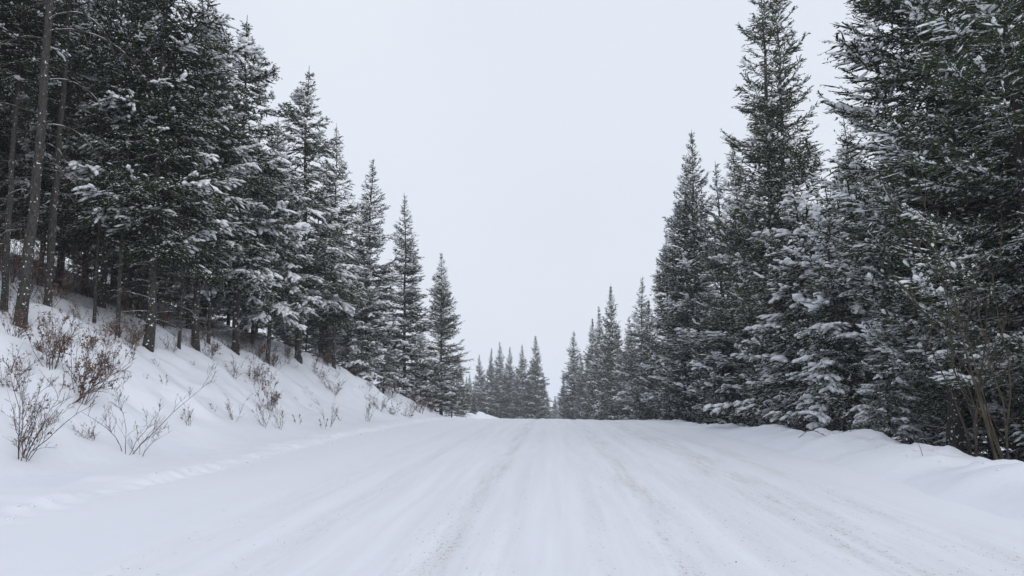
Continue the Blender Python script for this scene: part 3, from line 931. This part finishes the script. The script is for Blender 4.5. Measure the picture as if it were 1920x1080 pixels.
# ------------------------------------------------------------------ shrubs
def shrub(seed, height, stems, spread, order=2, leaves=0, lean=(0, 0), r0=0.010, kids=6):
    rs = np.random.default_rng(seed)
    g, lf = Geo(), Geo()
    t = np.linspace(0, 1, 6)
    tips = []

    def grow(p, d, ln, r, lvl):
        bend = rs.normal(0, 0.22, 3) + np.array([0, 0, 0.12 if lvl == 0 else 0.05])
        path = p + d * (ln * t)[:, None] + bend * (ln * t ** 2)[:, None] + np.concatenate([[[0, 0, 0]], np.cumsum(rs.normal(0, 0.026 * ln, (5, 3)), 0)])
        g.tubes(path[None], (r * (1 - 0.72 * t))[None], 4 if lvl == 0 else 3)
        tips.append(path)
        if lvl >= order: return
        n = max(2, int(kids * (0.75 if lvl else 1) * rs.uniform(0.7, 1.3)))
        for _ in range(n):
            k = rs.uniform(0.18, 0.97)
            q = np.array([np.interp(k, t, path[:, c]) for c in range(3)])
            ax = norm(rs.standard_normal(3))
            dd = norm(d * 0.95 + ax * 0.62 + np.array([0, 0, 0.15]))
            grow(q, dd, ln * rs.uniform(0.22, 0.46) * (1.15 - 0.5 * k), max(r * 0.55, 0.0026), lvl + 1)

    for s in range(stems):
        a = rs.random() * 6.28
        d = norm(np.array([cos(a) * spread * rs.random() ** .6 + lean[0], sin(a) * spread * rs.random() ** .6 + lean[1], 1.0]))
        grow(np.array([cos(a), sin(a), 0]) * 0.05 + [0, 0, -0.08], d, height * rs.uniform(0.5, 1.0), r0 * rs.uniform(0.7, 1.1), 0)
    lm = None
    if leaves:
        pts = np.concatenate(tips[stems:])
        k = rs.integers(0, len(pts), leaves)
        p = pts[k]
        lf.kites(p, norm(rs.standard_normal((leaves, 3)) + [0, 0, -0.6]), norm(rs.standard_normal((leaves, 3))), rs.uniform(0.03, 0.065, leaves), rs.uniform(0.010, 0.02, leaves), 0.4)
        lm = lf.mesh('dry_leaves')
        lm.materials.append(M['leaf'])
    me = g.mesh('twigs', True)
    return me, lm


SH = {
    'tall': shrub(41, 1.6, 10, 0.40, 3, 110, (0.28, 0), 0.009, 7),
    'sparse': shrub(42, 1.55, 4, 0.55, 3, 0, (0.28, 0), 0.009, 7),
    'leafy': shrub(43, 1.15, 11, 0.75, 3, 520, (0.22, 0), 0.0075, 7),
    'low': shrub(44, 0.75, 8, 1.0, 2, 130, (0, 0), 0.006, 7),
    'bare': shrub(45, 0.85, 4, 0.6, 2, 0, (0.1, 0), 0.006, 8),
    'brush': shrub(46, 1.3, 12, 0.9, 3, 50, (0, 0), 0.007, 7),
    'sprig': shrub(47, 0.65, 2, 0.5, 2, 14, (0.1, 0), 0.006, 6),
    'willow': shrub(48, 4.0, 4, 0.20, 2, 0, (-0.02, 0), 0.022, 4),
    'arch': shrub(49, 1.3, 3, 0.4, 3, 60, (1.3, 0), 0.011, 7),
}
for k, (me, lm) in SH.items():
    me.materials.append(M['willow'] if k == 'willow' else M['twig'])


def place_shrub(kind, p, scale, label, group, rot=None, name='bare_shrub', cat='shrub', sink=0.02):
    me, lm = SH[kind]
    o = bpy.data.objects.new(name, None)
    COL.objects.link(o)
    o.location = (p[0], p[1], float(ground_z(p[0], p[1])) - sink)
    o.rotation_euler = (0, 0, random.random() * 6.28 if rot is None else rot)
    o.scale = (scale,) * 3
    tag(o, label, cat, group)
    obj('twigs', me, None, o)
    if lm: obj('dry_leaves', lm, None, o)['kind'] = 'stuff'
    return o


SG = 'shrubs on the left bank'
ORD = ['first', 'second', 'third', 'fourth', 'fifth', 'sixth', 'seventh', 'eighth', 'ninth', 'tenth', 'eleventh', 'twelfth', 'thirteenth', 'fourteenth',
       'fifteenth', 'sixteenth', 'seventeenth', 'eighteenth', 'nineteenth', 'twentieth', 'twenty-first', 'twenty-second', 'twenty-third', 'twenty-fourth',
       'twenty-fifth', 'twenty-sixth', 'twenty-seventh', 'twenty-eighth', 'twenty-ninth', 'thirtieth']
place_shrub('tall', hit(42, 862), 0.95, 'tall many-stemmed bare shrub nearest the road at the left edge', SG, 0.1)
place_shrub('sparse', hit(238, 850), 1.0, 'open sparse shrub with two long thin stems at the bank foot', SG, 0.0)
place_shrub('sparse', hit(262, 856), 0.62, 'short spreading shrub at the foot of the open sparse shrub', SG, 2.6)
place_shrub('leafy', hit(152, 752), 1.15, 'dense shrub with rust brown dry leaves up the left bank', SG, 0.2)
place_shrub('arch', hit(135, 752), 1.0, 'dark branch arching low to the right below the rusty leafed shrub', SG, 0.0)
place_shrub('leafy', hit(95, 690), 1.0, 'brown leafed shrub on the bank lip below the bare trunks', SG, 2.0)
place_shrub('low', hit(28, 700), 0.8, 'small rusty shrub at the left edge halfway up the bank', SG, 1.0)
place_shrub('low', hit(20, 730), 0.9, 'dark low shrub in the hollow at the left edge', SG, 3.0)
place_shrub('low', hit(172, 825), 0.6, 'little russet leafed sprig between the two big shrubs by the road', SG, 4.0)
place_shrub('leafy', hit(205, 705), 0.8, 'leafy brown shrub between the rusty shrub and the tree feet', SG, 5.0)
spots = [('sprig', 345, 790, 1.0), ('bare', 352, 800, .6), ('sprig', 405, 772, .8), ('bare', 440, 790, .8), ('low', 470, 708, 1.0), ('brush', 490, 728, .75), ('leafy', 505, 770, .85),
         ('bare', 497, 803, 1.1), ('bare', 522, 805, .9), ('sprig', 560, 795, 1.1), ('sprig', 606, 803, 1.15), ('bare', 616, 800, 1.1), ('sprig', 640, 790, .9),
         ('low', 600, 712, 1.0), ('brush', 628, 738, .7), ('bare', 690, 790, 1.3), ('brush', 712, 770, .8), ('low', 738, 778, 1.1), ('low', 765, 782, 1.1), ('bare', 590, 700, 1.1),
         ('brush', 735, 745, .9), ('low', 790, 776, 1.3), ('brush', 815, 765, .9), ('low', 838, 775, 1.2)]
spots.sort(key=lambda s: s[1])
for n, (k, px, py, s) in enumerate(spots):
    place_shrub(k, hit(px, py), s, ORD[n] + ' small twiggy shrub on the snow slope counted rightwards from the sparse shrub', SG)
rs2 = random.Random(77)
for y in np.arange(13.5, 48, 0.62):
    x = -9.0 - rs2.random() * 2.4
    place_shrub(rs2.choice(['sprig', 'low', 'bare', 'sprig']), (x, y), rs2.uniform(0.4, 0.85), 'small brown twig tuft poking through the snow of the left bank face', 'twig tufts on the bank face')
# thicket along the lip and under the trees
rb = random.Random(21)
for y in np.arange(13.5, 64, 1.05):
    x = -11.0 - rb.random() * 2.2 + (0.9 if y > 40 else 0)
    place_shrub(rb.choice(['brush', 'brush', 'low', 'bare', 'leafy']), (x, y), rb.uniform(0.5, 0.95),
                'brown twiggy undergrowth shrub among the tree feet along the top of the left bank', 'undergrowth along the bank top')
for y in np.arange(14.5, 26, 0.7):
    place_shrub(rb.choice(['brush', 'leafy', 'low', 'leafy']), (-10.6 - rb.random() * 1.5, y), rb.uniform(0.45, 0.8),
                'brown twiggy undergrowth shrub among the tree feet along the top of the left bank', 'undergrowth along the bank top')
for y in np.arange(17, 60, 1.3):
    x = 7.9 + rb.random() * 1.6
    place_shrub(rb.choice(['brush', 'brush', 'bare']), (x, y), rb.uniform(0.9, 1.5),
                'brown twiggy undergrowth shrub among the trunks behind the right berm', 'undergrowth behind the berm')
for y in np.arange(13, 31, 0.6):
    place_shrub(rb.choice(['brush', 'brush', 'bare']), (-12.6 - rb.random() * 5.5, y), rb.uniform(1.0, 1.6),
                'bare twiggy brush in the shade deeper among the left trunks', 'brush under the left trees')
for y in np.arange(50, 64, 0.9):
    place_shrub(rb.choice(['brush', 'low', 'leafy']), (-8.6 - rb.random() * 1.6, y), rb.uniform(0.6, 1.0),
                'brown twiggy shrub on the brushy shoulder where the left bank ends', 'shrubs on the bank end')
# willow stems at the right edge
for n, (px, Y, s, r_, lb) in enumerate([(1895, 12.2, 1.0, 0.5, 'clump of tall bare olive willow stems at the right edge'),
                                         (1830, 13.2, 0.95, 2.2, 'clump of bare willow stems left of the edge clump'),
                                         (1935, 13.4, 1.1, 4.0, 'bare willow clump cut by the right picture edge')]):
    p = at(px, 850, Y)
    place_shrub('willow', p, s, lb, 'willows behind the berm', r_, 'willow_shrub')


def stick(name, pts, r, label, mat, cat='branch'):
    g = Geo()
    pts = np.array(pts, float)
    t = np.linspace(0, 1, len(pts)); tt = np.linspace(0, 1, 10)
    path = np.stack([np.interp(tt, t, pts[:, c]) for c in range(3)], -1)
    path[1:-1] = (path[:-2] + 2 * path[1:-1] + path[2:]) / 4
    g.tubes(path[None], (r * (1 - 0.7 * tt))[None], 5)
    o0 = path[0].copy()
    me = g.mesh(name, True)
    o = obj(name, me, mat)
    return tag(o, label, cat)


p0, p1 = hit(1562, 822), hit(1520, 812)
a0 = p1 + [0, 0, 0.10]
stick('fallen_branch', [p0 + [0, 0, -.02], a0, at(1500, 819, a0[1] - .2), at(1474, 836, a0[1] - .4)], 0.012, 'thin dark broken branch sticking out of the hump of the right berm', M['twig'])
p0 = hit(1731, 854)
stick('broken_twig', [p0 + [0, 0, -.05], p0 + [-.03, 0, .1], p0 + [-.07, 0, .2]], 0.006, 'short dark twig poking out of the right berm near the thick trunk', M['twig'], 'twig')
p0 = at(1885, 885, 11.6)
stick('leaning_stem', [p0 + [0, 0, -.3], at(1850, 800, 11.9), at(1800, 620, 12.2), at(1775, 490, 12.4)], 0.026, 'leaning snow streaked willow stem rising left from the berm at the right edge', M['willow'], 'stem')

# ------------------------------------------------------------------ loose grit on the road, flakes in the air
g = Geo()
n = 1300
ti = rng.choice(len(TRACKS), n, p=np.array([a for _, _, a in TRACKS]) / sum(a for _, _, a in TRACKS))
tx = np.array([c for c, _, _ in TRACKS])[ti] + rng.normal(0, 0.8, n) * np.array([w for _, w, _ in TRACKS])[ti]
ty = 4.5 + 14 * rng.random(n) ** 1.3
sz = rng.uniform(0.002, 0.0045, n) * (1 + 0.6 * (rng.random(n) < .06))
c = np.stack([tx, ty, road_z(tx, ty) + sz * 0.3], -1)
ax = norm(np.stack([rng.standard_normal(n), rng.standard_normal(n), 0 * tx], -1))
g.blobs(c, ax, sz * 1.3, sz, sz, rng, lo=True)
tag(obj('road_grit', g.mesh('road_grit'), M['grit']), 'loose dark grit scattered along the tyre tracks', 'gravel', kind='stuff')

g = Geo()
n = 320
cy_ = 6 + 34 * rng.random(n) ** 1.3
cx_ = 6.0 + 0.35 * vnoise(cy_ * 0.33, cy_ * 0 + 1.7) + rng.normal(0, 0.35, n) - 0.15
lf_ = rng.random(n) < 0.35
cx_ = np.where(lf_, -5.75 - 0.25 * vnoise(cy_ * 0.4, cy_ * 0 + 2.2) + rng.normal(0.10, 0.14, n), cx_)
sz = np.where(lf_, rng.uniform(0.006, 0.022, n), rng.uniform(0.006, 0.022, n))
zz_ = np.where(lf_, road_z(cx_, cy_), ground_z(cx_, cy_))
ax = norm(np.stack([rng.standard_normal(n), rng.standard_normal(n), 0 * cx_], -1))
g.blobs(np.stack([cx_, cy_, zz_ + sz * 0.2], -1), ax, sz * 1.4, sz, sz * 0.9, rng)
tag(obj('snow_clods', g.mesh('snow_clods', True), M['packed']), 'small crumbs of snow thrown along both road edges', 'snow', kind='stuff')

g = Geo()
n = 5200
fy = 8 + 38 * rng.random(n) ** 0.8
fpx = rng.uniform(-100, 2020, n); fpy = rng.uniform(-40, 830, n)
c = np.stack([(fpx - 1040) / F * fy, fy, 1.4 + (725 - fpy) / F * fy], -1)
gz = ground_z(c[:, 0], c[:, 1])
c = c[c[:, 2] > gz + 0.1]; n = len(c)
sz = rng.uniform(0.003, 0.0062, n)
ax = norm(np.stack([rng.normal(0.3, .4, n), rng.normal(0, .3, n), rng.normal(-1, .3, n)], -1))
g.blobs(c, ax, sz * 1.5, sz, sz, rng, lo=True)
tag(obj('snowflakes', g.mesh('snowflakes'), M['snow']), 'fine snowflakes falling through the air', 'snow', kind='stuff')

# ------------------------------------------------------------------ haze of falling snow
hz = bpy.data.materials.new('haze')
hz.use_nodes = True
hn = hz.node_tree.nodes
hn.remove(hn['Principled BSDF'])
pv = hn.new('ShaderNodeVolumePrincipled')
pv.inputs['Color'].default_value = (0.93, 0.95, 0.99, 1)
pv.inputs['Density'].default_value = 0.0007
pv.inputs['Anisotropy'].default_value = 0.2
hz.node_tree.links.new(pv.outputs[0], hn['Material Output'].inputs['Volume'])
x0, x1, y0, y1, z0, z1 = -2100, 2100, -100, 3100, -14.0, 26.0
V = np.array([(x, y, z) for z in (z0, z1) for y in (y0, y1) for x in (x0, x1)], float)
Fq = np.array([(0, 2, 3, 1), (4, 5, 7, 6), (0, 1, 5, 4), (2, 6, 7, 3), (0, 4, 6, 2), (1, 3, 7, 5)])
tag(obj('haze', mesh_np('haze', V, Fq), hz), 'pale haze of fine falling snow', kind='stuff')
